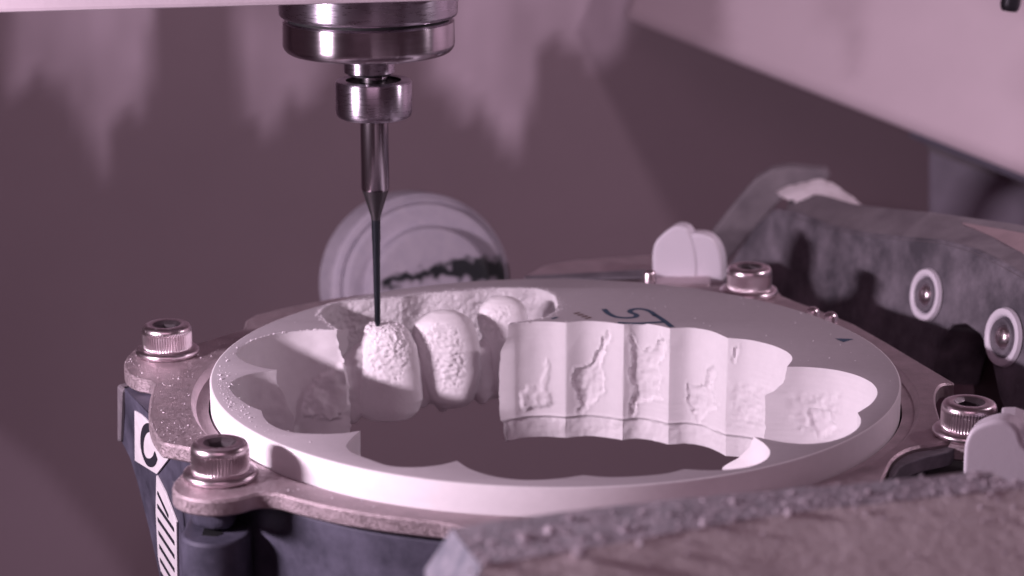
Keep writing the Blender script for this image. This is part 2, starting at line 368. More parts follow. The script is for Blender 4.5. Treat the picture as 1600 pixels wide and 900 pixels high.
# cusp drift with depth: (cusp index in list, [(z, dx, dy)...], width)
def cusp_of(k): return cusps[k]
drift = [(cusp_of(1), [(0, 0, 0), (-.3, .03, 0), (-.6, .13, .02), (-.9, .17, .05), (-1.9, .17, .05)], .22),
         (cusp_of(0), [(0, 0, 0), (-.2, 0, 0), (-.3, .06, 0), (-.5, .13, 0), (-.7, .22, 0), (-1.9, .24, 0)], .3),
         (cusp_of(9), [(0, 0, 0), (-.12, -.02, 0), (-.25, -.03, 0), (-.36, -.18, 0), (-.42, -.3, .02), (-1.9, -.27, .02)], .3),
         (cusp_of(14), [(0, 0, 0), (-.2, 0, 0), (-.35, .05, 0), (-.55, .12, 0), (-.6, .22, 0), (-1.9, .3, 0)], .3),
         (cusp_of(11), [(0, 0, 0), (-.15, -.05, 0), (-.3, -.2, 0), (-.42, -.4, 0), (-1.9, -.42, 0)], .35),
         (cusp_of(4), [(0, -.03, 0), (-.2, -.03, 0), (-.4, -.14, 0), (-.8, -.17, 0), (-1.3, -.17, 0), (-1.9, -.10, 0)], .10)]
steps = np.linalg.norm(np.roll(Cn, -1, 0)-Cn, axis=1); S = np.concatenate([[0], np.cumsum(steps)[:-1]]); TOT = steps.sum()
G = np.zeros((m, n, 3))
for j, z in enumerate(rows):
    G[j, :, :2] = Cn; G[j, :, 2] = z
for ci, tr, wd in drift:
    ds = np.abs(S-S[ci]); ds = np.minimum(ds, TOT-ds); wgt = np.clip(1-ds/wd, 0, 1)**1.3
    zz = [-t[0] for t in tr]
    for j, z in enumerate(rows):
        jx = noise.fractal(Vector((ci, z*6, 0)), 1, 2, 4)*(.04 if ci == cusps[9] else .014)*min(1, -z*5)
        G[j, :, 0] += wgt*(np.interp(-z, zz, [t[1] for t in tr])+jx); G[j, :, 1] += wgt*np.interp(-z, zz, [t[2] for t in tr])
flat = G.reshape(-1, 3); px, py = proj_np(flat)
cols = np.tile(np.arange(n), m); zz = flat[:, 2]
seg_id = np.zeros(n, int)
for k in range(len(cusps)):
    seg_id[cusps[k]:(cusps[k+1] if k+1 < len(cusps) else n)] = k
sid = seg_id[cols]
n1 = fbm(flat, 4.5, 5, 3.1); n2 = fbm(flat, 14, 4, 7.7); n3 = fbm(flat, 1.6, 3, 1.3)
disp = np.zeros(len(flat))
isC = (sid >= 4) & (sid <= 8); isD = (sid == 9) | (sid == 10); isB = (sid >= 1) & (sid <= 3); isA = (sid == 0)
def Z5(pts, ox=760, oy=490, sc=3.2): return [(ox+x/sc, oy+y/sc) for x, y in pts]
qx = px+n1*5+n2*3; qy = py+n2*4-n1*5
recess = [Z5([(440, 275), (490, 262), (520, 260), (560, 190), (595, 95), (625, 95), (600, 180), (570, 260), (590, 330), (585, 400), (540, 430), (505, 470), (480, 505), (445, 505), (470, 450), (455, 400), (425, 360)]),
          Z5([(722, 72), (742, 150), (780, 190), (850, 172), (885, 105), (905, 130), (895, 210), (860, 250), (875, 330), (865, 400), (885, 430), (830, 435), (760, 440), (745, 505), (715, 515), (735, 400), (722, 300), (730, 200), (712, 120)]),
          Z5([(1000, 350), (1040, 362), (1095, 365), (1110, 275), (1135, 245), (1152, 290), (1125, 390), (1165, 470), (1110, 485), (1060, 540), (1030, 530), (1040, 470), (1000, 430)]),
          Z5([(1235, 178), (1265, 162), (1255, 215), (1240, 245), (1212, 242), (1240, 215)])]
for P in recess:
    s = polydist(qx, qy, P); lip = np.exp(-((s+.6)/1.6)**2)
    disp += isC*(np.clip(s/3.5+.3, 0, 1)*(.026+.018*n1+.014*n2) - lip*.013)
lump = Z5([(170, 405), (205, 360), (240, 375), (280, 368), (330, 400), (342, 448), (290, 468), (200, 480), (165, 445)])
s = polydist(qx, qy, lump); disp -= isC*np.clip(s/6+.25, 0, 1)*(.03+.012*n1+.012*n2)
crack = Z5([(272, 370), (290, 250), (312, 215), (318, 300), (300, 375), (345, 385), (300, 400)])
s = polydist(qx, qy, crack); disp -= isC*np.clip(s/3+.3, 0, 1)*.014
band = Z5([(1200, 320), (1480, 330), (1420, 420), (1400, 600), (1190, 590)]); s = polydist(px, py, band)
disp += isC*np.clip(s/14, 0, 1)*(.022*n1+.014*n2)
# lower step, slightly set back with a soft lip
zst = -1.53+.015*n3
low = np.clip((zst-zz)/.03, 0, 1); disp += isC*low*(.035+.012*n1+.006*n2) - isC*np.exp(-((zz-zst)/.03)**2)*.012
# pocket D: flat facet with ridges
Dp = Z5([(235, 470), (262, 430), (330, 440), (360, 480), (420, 560), (300, 620), (250, 540)], 1200, 520, 3.75)
s = polydist(qx, qy, Dp); disp += isD*(np.clip(s/7, 0, 1)*.03) - isD*np.exp(-((s+1)/2.2)**2)*.012
Dr = Z5([(120, 330), (440, 330), (440, 480), (150, 640), (110, 480)], 1200, 520, 3.75); s = polydist(px, py, Dr)
disp += isD*np.clip(s/12, 0, 1)*(.030*n1+.018*n2)
# pocket A: broken ledge
Ap = [(478, 610), (500, 585), (548, 560), (552, 640), (520, 655), (470, 650)]; s = polydist(qx, qy, Ap)
disp -= isA*np.clip(s/6, 0, 1)*(.05+.03*n1)
disp += isA*(.012*n3)+isB*(.022*n1+.018*n2)*np.clip(-zz*8, .15, 1)
other = ~(isA | isB | isC | isD); disp += other*(.012*n1)*np.clip(-zz*3, 0, 1)
disp += .006*n3 + .0016*np.sin(zz*75)*(.6+n3)*(isC | isD)
disp *= np.clip(-zz*12, 0, 1)*(1-isB)+isB*np.clip(-zz*12+.5, 0, 1)
no3 = np.zeros_like(flat); no3[:, :2] = nout[cols]
flat = flat+no3*disp[:, None]
# fuzzed top edge of the powdery pocket
topmask = (zz > -.001) & isB; flat[topmask, 0] += n2[topmask]*.008; flat[topmask, 1] += n1[topmask]*.01
W = flat
Fc = [(j*n+i, j*n+(i+1) % n, (j+1)*n+(i+1) % n, (j+1)*n+i) for j in range(m-1) for i in range(n)]
NO = 240; V = [tuple(v) for v in W]
prof = [(4.872, 0.0), (4.892, -.008), (4.9, -.03), (4.9, -.45), (4.78, -.47), (4.78, -1.86), (4.76, -1.88)]
ob = len(V)
for r, z in prof:
    for k in range(NO):
        a = 2*math.pi*k/NO; V.append((r*math.cos(a), r*math.sin(a), z))
for q in range(len(prof)-1):
    for k in range(NO): Fc.append((ob+q*NO+k, ob+q*NO+(k+1) % NO, ob+(q+1)*NO+(k+1) % NO, ob+(q+1)*NO+k))
def cap(outer, inner):
    idx = outer+inner
    for t in tessellate_polygon([[Vector(V[i]) for i in outer], [Vector(V[i]) for i in inner]]): Fc.append(tuple(idx[q] for q in t))
cap([ob+k for k in range(NO)], list(range(n)))
lo = ob+(len(prof)-1)*NO; cap([lo+k for k in range(NO)], [(m-1)*n+i for i in range(n)])
blank = thing('ceramic_blank', 'round white ceramic milling blank with a scalloped cavity and three part-milled teeth', 'ceramic disc')
me = bpy.data.meshes.new('disc_body'); me.from_pydata(V, [], Fc); me.update()
bm = bmesh.new(); bm.from_mesh(me); bmesh.ops.recalc_face_normals(bm, faces=bm.faces); bm.to_mesh(me); bm.free()
topn = [p.normal.z for p in me.polygons if len(p.vertices) == 3 and p.center.z > -.001]
if sum(topn) < 0: me.flip_normals()
for p in me.polygons: p.use_smooth = True
me.set_sharp_from_angle(angle=R(42)); me.materials.append(M_blank); me.materials.append(M_powder); me.materials.append(M_face_shaded)
body = link(bpy.data.objects.new('disc_body', me)); body.parent = blank
# powdery finish on pocket B wall faces
for p in me.polygons[:]:
    if p.vertices[0] < m*n and max(p.vertices) < m*n and isB[p.vertices[0]] and len(p.vertices) == 4: p.material_index = 1
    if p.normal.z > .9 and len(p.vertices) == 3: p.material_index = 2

# teeth
def tooth(rows_px, Y, depth, ang, seed, rough_box, parent):
    pts = [(y, l, r) for y, l, r in rows_px]
    nr, nc = 130, 150; ys = np.array([p[0] for p in pts], float); ls = np.array([p[1] for p in pts], float); rs_ = np.array([p[2] for p in pts], float)
    zt = aty((ls[0]+rs_[0])/2, ys[0], Y).z; zb = aty((ls[-1]+rs_[-1])/2, ys[-1], Y).z
    V = []; Nn = []; info = []
    for j in range(nr):
        t = j/(nr-1); t = .5-.5*math.cos(math.pi*t)
        y = ys[0]+(ys[-1]-ys[0])*t; l = np.interp(y, ys, ls); r = np.interp(y, ys, rs_)
        A = aty(l, y, Y); B = aty(r, y, Y); c = (A+B)/2; hw = (B-A).length/2; z = (A.z+B.z)/2
        k = 1-abs(2*t-1)**4; k = max(k, .0)
        dep = depth*min(1, hw/.36)*(.75+.25*k)
        for i in range(nc):
            a = 2*math.pi*i/nc; cx = math.copysign(abs(math.cos(a))**.85, math.cos(a)); sy = math.copysign(abs(math.sin(a))**.9, math.sin(a))
            lean = (t-.35)*-.12
            x = c.x+hw*cx; yy = Y+depth*.5+dep*sy+lean
            V.append((x, yy, z)); Nn.append((math.cos(a), math.sin(a), 0)); info.append((t, a))
    V = np.array(V); Nn = np.array(Nn)
    a1 = fbm(V, 15, 4, seed); a2 = fbm(V, 34, 3, seed+4); a3 = fbm(V, 1.7, 2, seed+9)
    px, py = proj_np(V); s = polydist(px+a1*4, py+a1*5, rough_box); k = np.clip(s/16+.35, 0, 1)
    dsp = .02*a3 + k*(.019*a1+.019*a2-.005) + .002*a2
    V = V+Nn*dsp[:, None]
    V = [tuple(v) for v in V]+[(V[:nc, 0].mean(), V[:nc, 1].mean(), V[:nc, 2].mean()+.01), (V[-nc:, 0].mean(), V[-nc:, 1].mean(), V[-nc:, 2].mean()-.01)]
    Fc = [(j*nc+i, j*nc+(i+1) % nc, (j+1)*nc+(i+1) % nc, (j+1)*nc+i) for j in range(nr-1) for i in range(nc)]
    Fc += [(len(V)-2, (i+1) % nc, i) for i in range(nc)]+[(len(V)-1, (nr-1)*nc+i, (nr-1)*nc+(i+1) % nc) for i in range(nc)]
    o = mesh_obj('tooth', V, Fc, M_blank, parent); 
    for p in o.data.polygons: p.use_smooth = True
    return o
t1 = tooth([(511, 584, 606), (513, 575, 620), (518, 569, 632), (527, 564, 640), (545, 556, 651), (570, 553, 656), (600, 551, 659), (625, 551, 660), (643, 557, 653), (652, 566, 644), (657, 584, 626)],
           2.2, .32, 0, 2.0, [(566, 505), (640, 505), (640, 560), (628, 600), (575, 600)], blank)
t2 = tooth([(491, 686, 702), (493, 674, 715), (499, 661, 726), (508, 647, 736), (525, 642, 744), (550, 643, 749), (580, 650, 751), (610, 664, 745), (625, 672, 739), (634, 682, 730), (639, 697, 714)],
           2.55, .32, 0, 5.0, [(648, 520), (680, 500), (715, 515), (728, 560), (722, 605), (690, 615), (668, 575)], blank)
t3 = tooth([(469, 778, 792), (471, 768, 802), (476, 759, 812), (484, 751, 820), (498, 746, 826), (515, 748, 826), (540, 757, 824), (580, 768, 822), (610, 774, 820), (620, 780, 812)],
           3.15, .32, 0, 8.0, [(745, 490), (775, 478), (800, 480), (790, 520), (765, 540), (752, 520)], blank)
# connecting web between the teeth
c1_ = Vector((Cn[cusps[1]][0], Cn[cusps[1]][1], 0))
path = [c1_+Vector((-.22, .12, 0)), c1_+Vector((.12, .28, 0)), Vector((aty(600, 560, 2.2).x, 2.42, 0)), Vector((aty(652, 560, 2.5).x, 2.62, 0)), Vector((aty(698, 560, 2.6).x, 2.85, 0)),
        Vector((aty(745, 560, 3).x, 3.1, 0)), Vector((aty(785, 560, 3.2).x, 3.4, 0)), Vector((aty(835, 560, 3.4).x, 3.55, 0))]
Q = catmull(path, 22); V = []; nz_ = 46
for side in (-1, 1):
    for i, q in enumerate(Q):
        tg = (Q[min(i+1, len(Q)-1)]-Q[max(i-1, 0)]).normalized(); nm = Vector((tg.y, -tg.x, 0))
        f = i/(len(Q)-1); top = -.42-.16*math.sin(f*20); bot = -1.50+.07*math.sin(f*31)+.05*math.sin(f*67)
        for j in range(nz_):
            v = j/(nz_-1); z = top+(bot-top)*v; th = .16*math.sqrt(max(0, 1-(2*v-1)**6))
            nz0 = noise.fractal(Vector((q.x*3, q.y*3, z*3+side)), 1, 2, 4)*.025
            p = q+nm*(-side)*(th+nz0); V.append((p.x, p.y, z))
L = len(Q)*nz_; Fc = []
for sd in (0, 1):
    for i in range(len(Q)-1):
        for j in range(nz_-1): a = sd*L+i*nz_+j; Fc.append((a, a+1, a+nz_+1, a+nz_))
for i in range(len(Q)-1):
    for j in (0, nz_-1): a = i*nz_+j; Fc.append((a, a+nz_, a+nz_+L, a+L))
mesh_obj('connecting_web', V, Fc, M_blank, blank, smooth=True)

# printing on the top face
def stroke(name, pts, wd, matl, z=.004, taper=1.0):
    P = [at(x, y, z) for x, y in pts]; P = catmull(P, 6) if len(P) > 2 else P; V = []; Fc = []
    for i, p in enumerate(P):
        t = (P[min(i+1, len(P)-1)]-P[max(i-1, 0)]).normalized(); nm = Vector((-t.y, t.x, 0)); V += [p+nm*wd/2, p-nm*wd/2]
    Fc = [(2*i, 2*i+1, 2*i+3, 2*i+2) for i in range(len(P)-1)]
    return mesh_obj(name, V, Fc, matl, blank)
def z7(l): return [(700+x/4, 400+y/4) for x, y in l]
stroke('printed_letter', z7([(975, 331), (1005, 360), (1055, 381), (1120, 386), (1172, 380), (1176, 366), (1138, 350), (1150, 334), (1205, 330), (1262, 345), (1300, 376)]), .085, M_print)
stroke('printed_letter', z7([(1292, 366), (1345, 400), (1400, 444)]), .085, M_print)
stroke('printed_letter', z7([(1062, 416), (1180, 420), (1348, 412)]), .085, M_print)
for k in range(4): stroke('printed_character', z7([(786+k*24, 361+k*10), (824+k*24, 353+k*10)]), .05, M_print2)
stroke('printed_mark', [(862, 498), (871, 495.5)], .06, M_print)
P = [at(x, y, .004) for x, y in [(1304, 528.5), (1334, 529.5), (1318, 534.5)]]
mesh_obj('arrow_mark', P, [(0, 1, 2)], M_print, blank)

# ------------------------------------------------------------------ clamp plate
ZP = -.28
bolts = {'FL': at(345, 745, ZP), 'BL': at(262, 553, ZP), 'BR': at(1170, 459, ZP), 'R': at(1512, 679, ZP)}
def pz(l): return [at(x, y, ZP) for x, y in l]
out_l = pz([(300, 539), (262, 531), (226, 536), (204, 550), (194, 566), (198, 582), (214, 591), (233, 595), (240, 601)])
out_l2 = pz([(240, 601), (234, 622), (232, 650), (239, 674), (252, 692)])
out_l3 = pz([(252, 692), (290, 699), (318, 705)])
out_l4 = pz([(318, 705), (298, 725), (280, 742), (270, 756), (271, 768), (288, 777), (330, 783), (372, 779), (404, 771), (432, 772), (468, 781), (520, 793), (600, 806), (712, 819)])
mid = [Vector((5.75*math.cos(R(a)), 5.75*math.sin(R(a)), ZP)) for a in range(262, 306, 8)]
out_r = pz([(1350, 790), (1378, 752), (1384, 738), (1398, 715), (1425, 700), (1468, 693), (1485, 688)])
rb = bolts['R']; ear = [rb+Vector((.52*math.cos(R(a)), .52*math.sin(R(a)), 0)) for a in (-130, -100, -60, -20, 20, 60, 90, 120)]
out_r2 = pz([(1466, 645), (1462, 628), (1464, 610), (1474, 600), (1491, 599)])
out_b = pz([(1491, 597), (1440, 567), (1390, 537), (1335, 506), (1280, 484), (1242, 470)])
br = bolts['BR']; ear2 = [br+Vector((.55*math.cos(R(a)), .55*math.sin(R(a)), 0)) for a in (-10, 20, 50, 80, 110)]
back = [Vector((5.78*math.cos(R(a)), 5.78*math.sin(R(a)), ZP)) for a in range(70, 118, 6)]
out_bl = pz([(520, 466), (450, 479), (400, 491), (384, 500), (380, 514)]); 
outline = []
for grp in (out_l, out_l2, out_l3, out_l4): outline += catmull(grp, 5)[:-1]
outline += mid+catmull(out_r, 5)+ear+catmull(out_r2, 4)+out_b+ear2+back+out_bl
# clean near-duplicates
cl = [outline[0]]
for p in outline[1:]:
    if (p-cl[-1]).length > .03: cl.append(p)
outline = cl
NI = 200
def ringpts(r, z): return [Vector((r*math.cos(2*math.pi*k/NI), r*math.sin(2*math.pi*k/NI), z)) for k in range(NI)]
V = []; Fc = []
def add(pts): s = len(V); V.extend(pts); return list(range(s, s+len(pts)))
cen = Vector((0, 0, 0)); bev = .03
def inset(P, d):
    o = []; k = len(P)
    ar = sum(P[i].x*P[(i+1) % k].y-P[(i+1) % k].x*P[i].y for i in range(k)); sg = 1 if ar > 0 else -1
    for i in range(k):
        t = (P[(i+1) % k]-P[i-1]); t.z = 0; t.normalize(); o.append(P[i]+Vector((-t.y, t.x, 0))*d*sg)
    return o
TH = .22
o_top = add(inset(outline, bev)); o_e1 = add([p+Vector((0, 0, -bev)) for p in outline]); o_e2 = add([p+Vector((0, 0, -TH+bev)) for p in outline]); o_bot = add([p+Vector((0, 0, -TH)) for p in inset(outline, bev)])
rr = [add(ringpts(5.17, ZP)), add(ringpts(5.14, ZP-.03)), add(ringpts(5.10, ZP-.10)), add(ringpts(4.93, ZP-.11)), add(ringpts(4.93, ZP-TH))]
def band_(a, b):
    k = len(a)
    for i in range(k): Fc.append((a[i], a[(i+1) % k], b[(i+1) % k], b[i]))
for a, b in ((o_top, o_e1), (o_e1, o_e2), (o_e2, o_bot)): band_(a, b)
for a, b in zip(rr, rr[1:]): band_(a, b)
for oo, ii in ((o_top, rr[0]), (o_bot, rr[-1])):
    idx = oo+ii
    for t in tessellate_polygon([[V[i] for i in oo], [V[i] for i in ii]]): Fc.append(tuple(idx[q] for q in t))
plate = mesh_obj('clamp_plate', V, Fc, M_plate, smooth=True)
for p in plate.data.polygons: p.use_smooth = p.area < .05
tag(plate, 'pinkish nickel clamp plate ringing the white disc, with screw ears', 'clamp plate')

# ------------------------------------------------------------------ screws
def make_screw():
    t = thing('cap_screw', 'x', 'screw', 'knurled cap screws round the clamp plate')
    nk = 56
    def mod(i, k, nn):
        if 3 <= i <= 9: return -.017*(.5+.5*math.cos(2*math.pi*k*nk/nn))*(1 if 4 <= i <= 8 else .4)
        return 0
    H = .47; r = .372
    prof = [(r-.03, .10), (r-.012, .105), (r, .12), (r, .13), (r, .15), (r, .22), (r, .29), (r, .33), (r, .35), (r-.001, .365), (r-.003, .385), (r-.012, .42), (r-.03, .45), (r-.06, H-.005), (r-.09, H), (.225, H), (.21, H-.006)]
    V, Fc = lathe(prof, 448, mod=mod); h = mesh_obj('head', V, Fc, M_screw, t, smooth=True)
    # hex socket with chamfer
    V = []; Fc = []; ns = 48
    def hexr(a): return .150/max(math.cos(((a+math.pi/6) % (math.pi/3))-math.pi/6), .5)*.92
    for lvl, (kind, z) in enumerate((('c', H-.006), ('h', H-.05), ('h', H-.26))):
        for k in range(ns):
            a = 2*math.pi*k/ns; rr_ = .21 if kind == 'c' else hexr(a); V.append((rr_*math.cos(a), rr_*math.sin(a), z))
    V.append((0, 0, H-.26))
    for q in range(2):
        for k in range(ns): Fc.append((q*ns+k, q*ns+(k+1) % ns, (q+1)*ns+(k+1) % ns, (q+1)*ns+k))
    for k in range(ns): Fc.append((2*ns+k, 2*ns+(k+1) % ns, 3*ns))
    mesh_obj('hex_socket', V, Fc, mat('socket_steel', (.20, .17, .19), .4, .9), t)
    V, Fc = lathe([(.2, 0), (.44, 0)] + arc(.445, .0, .455, .10, .425, .05, 6)+[(.42, .115), (.3, .118)], 96)
    mesh_obj('washer', V, Fc, M_screw, t, smooth=True)
    return t
proto = make_screw()
lab = {'FL': 'large knurled cap screw at lower left beside the letter C label', 'BL': 'knurled cap screw on the left ear of the plate, behind the C label',
       'BR': 'small knurled cap screw behind the disc, beside the milky clip', 'R': 'knurled cap screw at the right edge beside the white clip over the slot'}
for i, k in enumerate(('FL', 'BL', 'BR', 'R')):
    if i == 0: o = proto
    else:
        o = link(proto.copy())
        for ch in proto.children: c = link(ch.copy()); c.parent = o
    o.location = bolts[k]+Vector((0, 0, .002)); o.rotation_euler.z = (0, .4, .9, .2)[i]; o['label'] = lab[k]

# ------------------------------------------------------------------ navy holder frame under the plate
fr = thing('holder_frame', 'dark navy metal holder frame below the clamp plate, with letter and stripe labels', 'holder frame')
P = [Vector((x, y, ZP-TH-.35)) for x, y in ((3.2, -5.2), (5.2, -4.6), (7.6, -4.2), (8.2, -1.4), (6.4, .2), (5.4, -.6), (5.0, -1.8), (4.3, -3.2))]
mesh_obj('slot_dark_block', *prism_ng(P, Vector((0, 0, -2))), mat('slot_dark', (.012, .011, .014), .7), fr, bevel=.05)  # added black block that makes the slot opening read as deep shade
# curved wall under the ring
V, Fc = lathe([(4.95, ZP-TH-.004), (5.28, ZP-TH-.004), (5.40, -.62), (5.40, -4.5), (5.1, -4.5), (5.1, -1.2), (4.95, -1.1)], 160)
V = [Vector((v.x, v.y, max(v.z, -1.3-3.2*min(1, max(0, (-v.y-1.5)/2))))) for v in V]
mesh_obj('ring_wall', V, Fc, M_navy, fr, smooth=True)
# boss below the front left ear
def boss(cx, cy, r, ztop, name='boss'):
    P = []
    for a in range(150, 391, 12): P.append(Vector((cx+r*math.cos(R(a-0)), cy+r*math.sin(R(a)), ztop)))
    P = [Vector((cx+r*math.cos(R(a)), cy+r*math.sin(R(a)), ztop)) for a in range(170, 371, 4)]+[Vector((cx+r*.95, cy+1.6, ztop)), Vector((cx-r*.9, cy+1.6, ztop))]
    return P
bp = at(336, 834, -.95); P = boss(bp.x, bp.y+.08, .44, -.95)
b = mesh_obj('boss', *prism_ng(P, Vector((0, 0, -5))), M_navy, fr, bevel=.05, seg=3)
# slot in the boss: flat black patch painting the shade of the hole
sl = [Vector((bp.x-.16, bp.y-.06, -.948)), Vector((bp.x+.02, bp.y-.10, -.948)), Vector((bp.x+.10, bp.y-.02, -.948)), Vector((bp.x+.03, bp.y+.22, -.948)), Vector((bp.x-.16, bp.y+.22, -.948))]
mesh_obj('boss_slot', *prism_ng([p+Vector((0, 0, .004)) for p in sl], Vector((0, 0, -.02))), M_black, fr)
# neck block between boss and plate ear
nb = bolts['FL']; P = [nb+Vector((x, y, -TH-.003)) for x, y in ((-.45, .1), (-.38, -.22), (-.1, -.36), (.15, -.3), (.2, .3), (1.0, .9), (.6, 1.6), (-.5, 1.2))]
mesh_obj('ear_block', *prism_ng(P, Vector((0.02, .05, -.42))), M_navy, fr, bevel=.12, seg=5)
# side arm: its outer face slopes inward towards the bottom
Aa = Vector((-6.33, .75, -.55)); Bb = at(300, 712, -.55); Cc = Bb+Vector((.2, .07, -2))
NP = (Bb-Aa).cross(Cc-Aa).normalized(); NP = NP if NP.x < 0 else -NP
def lowz(P, z=ZP-TH-.012): return [Vector((p.x, p.y, min(p.z, z))) for p in P]
def onp(l, lift=0): return [atp(x, y, Aa, NP)+NP*lift for x, y in l]
poly = onp([(189, 574), (198, 590), (236, 603), (240, 640), (262, 700), (300, 712), (292, 760), (284, 790), (287, 830), (284, 960), (262, 960), (246, 885), (231, 820), (214, 752), (203, 716), (190, 690), (187, 640)])
mesh_obj('side_arm', *prism(lowz(poly), Vector((1.2, .5, 0))), M_navy, fr, bevel=.04)
poly = onp([(186, 578), (195, 585), (193, 690), (187, 690)], .05); mesh_obj('arm_edge', *prism_ng(lowz(poly), Vector((.3, .3, 0))), M_arm_pale, fr, bevel=.05)
mesh_obj('ear_block', *prism_ng([bolts['BL']+Vector((x, y, -TH-.003)) for x, y in ((-.5, -.5), (-.1, -.65), (.5, -.6), (.9, .3), (.2, .6), (-.4, .4))], Vector((.1, .1, -.8))), M_navy, fr, bevel=.03)
lb = mesh_obj('letter_label', *prism(onp([(213.5, 641), (224, 647), (240, 664), (258, 697), (278, 697), (270, 712), (248, 740), (214, 719)], .035), -NP*.03), M_label, fr, bevel=.006); lb['label'] = 'white label plate with a letter C'
def pstroke(name, pts, wd, matl, parent, lift):
    P = onp(pts, lift); P = catmull(P, 6) if len(P) > 2 else P; V = []
    for i, p in enumerate(P):
        t = (P[min(i+1, len(P)-1)]-P[max(i-1, 0)]).normalized(); nm = t.cross(NP).normalized()
        w_ = wd[0]+(wd[1]-wd[0])*i/(len(P)-1) if hasattr(wd, '__len__') else wd
        V += [p+nm*w_/2, p-nm*w_/2]
    return mesh_obj(name, V, [(2*i, 2*i+1, 2*i+3, 2*i+2) for i in range(len(P)-1)], matl, parent)
pstroke('letter', [(243, 677), (241, 669), (235, 667), (229, 673), (226, 688), (227, 705), (232, 718), (239, 722), (245, 718), (248, 710)], .13, M_ink, lb, .043)
st = mesh_obj('stripe_label', *prism(onp([(247.5, 742), (262, 770), (279, 815), (281, 960), (268, 960), (250, 868), (246.5, 800)], .035), -NP*.03), M_label, fr, bevel=.006)
for k in range(9):
    y0 = 768+k*21; xl = 249+max(0, (y0-800))*.055; xr = min(278, 256+ (y0+32-770)*.42)
    pstroke('stripe', [(xl+1, y0), (xr-1.5, y0+38)], .08, M_ink, st, .043)

# ------------------------------------------------------------------ round cap behind the disc
cap_t = thing('round_end_cap', 'stepped round silver end cap dulled by dust, behind the disc near the bur', 'end cap')
Yc = 9.6; cc = aty(674, 452, Yc-.6); pr_ = [(0, .05), (.55, .06), (1.06, .03), (1.12, .01), (1.15, -.04), (1.16, -.26), (1.20, -.28), (1.50, -.29), (1.55, -.32), (1.57, -.38), (1.57, -.52), (1.60, -.54), (1.68, -.56), (1.73, -.62), (1.74, -.7), (1.74, -1.55), (1.70, -1.7), (1.4, -1.75)]
V = []; Fc = []; nrg = 120
prd = []
for (a, b_), (c_, d_) in zip(pr_, pr_[1:]):
    kk = max(1, int(math.hypot(c_-a, d_-b_)/.05))
    prd += [(a+(c_-a)*i/kk, b_+(d_-b_)*i/kk) for i in range(kk)]
prd.append(pr_[-1])
V, Fc = lathe(prd, nrg); co = mesh_obj('cap_body', V, Fc, M_cap, cap_t, smooth=True)
cap_t.location = cc; dirv = Vector((.34, -1, .17)).normalized(); cap_t.rotation_euler = dirv.to_track_quat('Z', 'Y').to_euler()
bpy.context.view_layer.update()
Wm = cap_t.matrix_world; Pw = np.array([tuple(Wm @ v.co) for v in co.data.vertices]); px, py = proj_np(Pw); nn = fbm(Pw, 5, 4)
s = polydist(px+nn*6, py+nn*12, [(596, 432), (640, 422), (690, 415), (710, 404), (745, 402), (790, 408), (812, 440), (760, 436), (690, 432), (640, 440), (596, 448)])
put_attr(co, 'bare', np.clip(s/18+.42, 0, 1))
V, Fc = lathe([(1.56, -.50), (1.60, -.46), (1.64, -.47), (1.67, -.56)], 96); mesh_obj('bright_rim', V, Fc, M_cap, cap_t, smooth=True)

# rear bracket behind the disc
rb_ = thing('rear_bracket', 'low pinkish brown bracket running behind the disc between end cap and clip', 'bracket')
top = [at(818, 432, -.45), at(850, 414, -.45), at(905, 405, -.45), at(1015, 398, -.45), at(1110, 400, -.45), at(1110, 445, -.45), at(818, 445, -.45)]
mesh_obj('bracket_plate', *prism(top, Vector((0, 0, -.5))), M_plate, rb_, bevel=.04)
mesh_obj('bracket_web', *prism_ng([at(820, 434, -.43), at(900, 430, -.40), at(1010, 424, -.38), at(1010, 436, -.38), at(820, 440, -.42)], Vector((0, 0, .04))), M_arm, rb_, bevel=.015)

# ------------------------------------------------------------------ swivel arm at the right
arm = thing('swivel_arm', 'dusty dark grey curved swivel arm with two round buttons, right of the disc', 'machine arm')
Ra = Vector((3.6, 11.5, 0)); Rb = Vector((7.0, 2.8, 0)); ta = (Rb-Ra).normalized(); NA = Vector((ta.y, -ta.x, .15)).normalized()
NA = NA if NA.y < 0 else -NA; NA = Vector((-abs(NA.x), NA.y, abs(NA.z))).normalized()
def ona(l, lift=0, sub=0):
    P = [atp(x, y, Ra, NA)+NA*lift for x, y in l]
    return P
front = [(1128, 470), (1132, 425), (1152, 392), (1182, 350), (1208, 326), (1240, 330), (1290, 350), (1345, 362), (1400, 368), (1470, 374), (1520, 388), (1565, 410), (1610, 436), (1680, 480), (1700, 760), (1620, 700), (1580, 668), (1560, 620), (1548, 560), (1530, 522), (1508, 506), (1486, 508), (1470, 530), (1458, 566), (1450, 600), (1400, 580), (1300, 540), (1200, 500)]
Pf = ona(front)
V, Fc = prism(Pf, -NA*1.0); mesh_obj('arm_body', V, Fc, M_arm, arm, bevel=.10, seg=3)
# upper chamfer surface (paler, leaning back)
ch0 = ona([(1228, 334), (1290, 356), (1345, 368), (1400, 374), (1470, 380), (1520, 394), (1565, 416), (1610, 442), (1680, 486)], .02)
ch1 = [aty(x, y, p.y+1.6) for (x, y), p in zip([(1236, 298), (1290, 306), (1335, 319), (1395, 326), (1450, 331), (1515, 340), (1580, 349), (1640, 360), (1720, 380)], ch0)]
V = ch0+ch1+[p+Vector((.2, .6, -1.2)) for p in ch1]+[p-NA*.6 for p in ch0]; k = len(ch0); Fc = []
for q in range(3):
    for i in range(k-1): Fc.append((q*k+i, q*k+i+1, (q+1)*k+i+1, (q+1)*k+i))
mesh_obj('arm_top', V, Fc, M_arm_pale, arm, smooth=False)
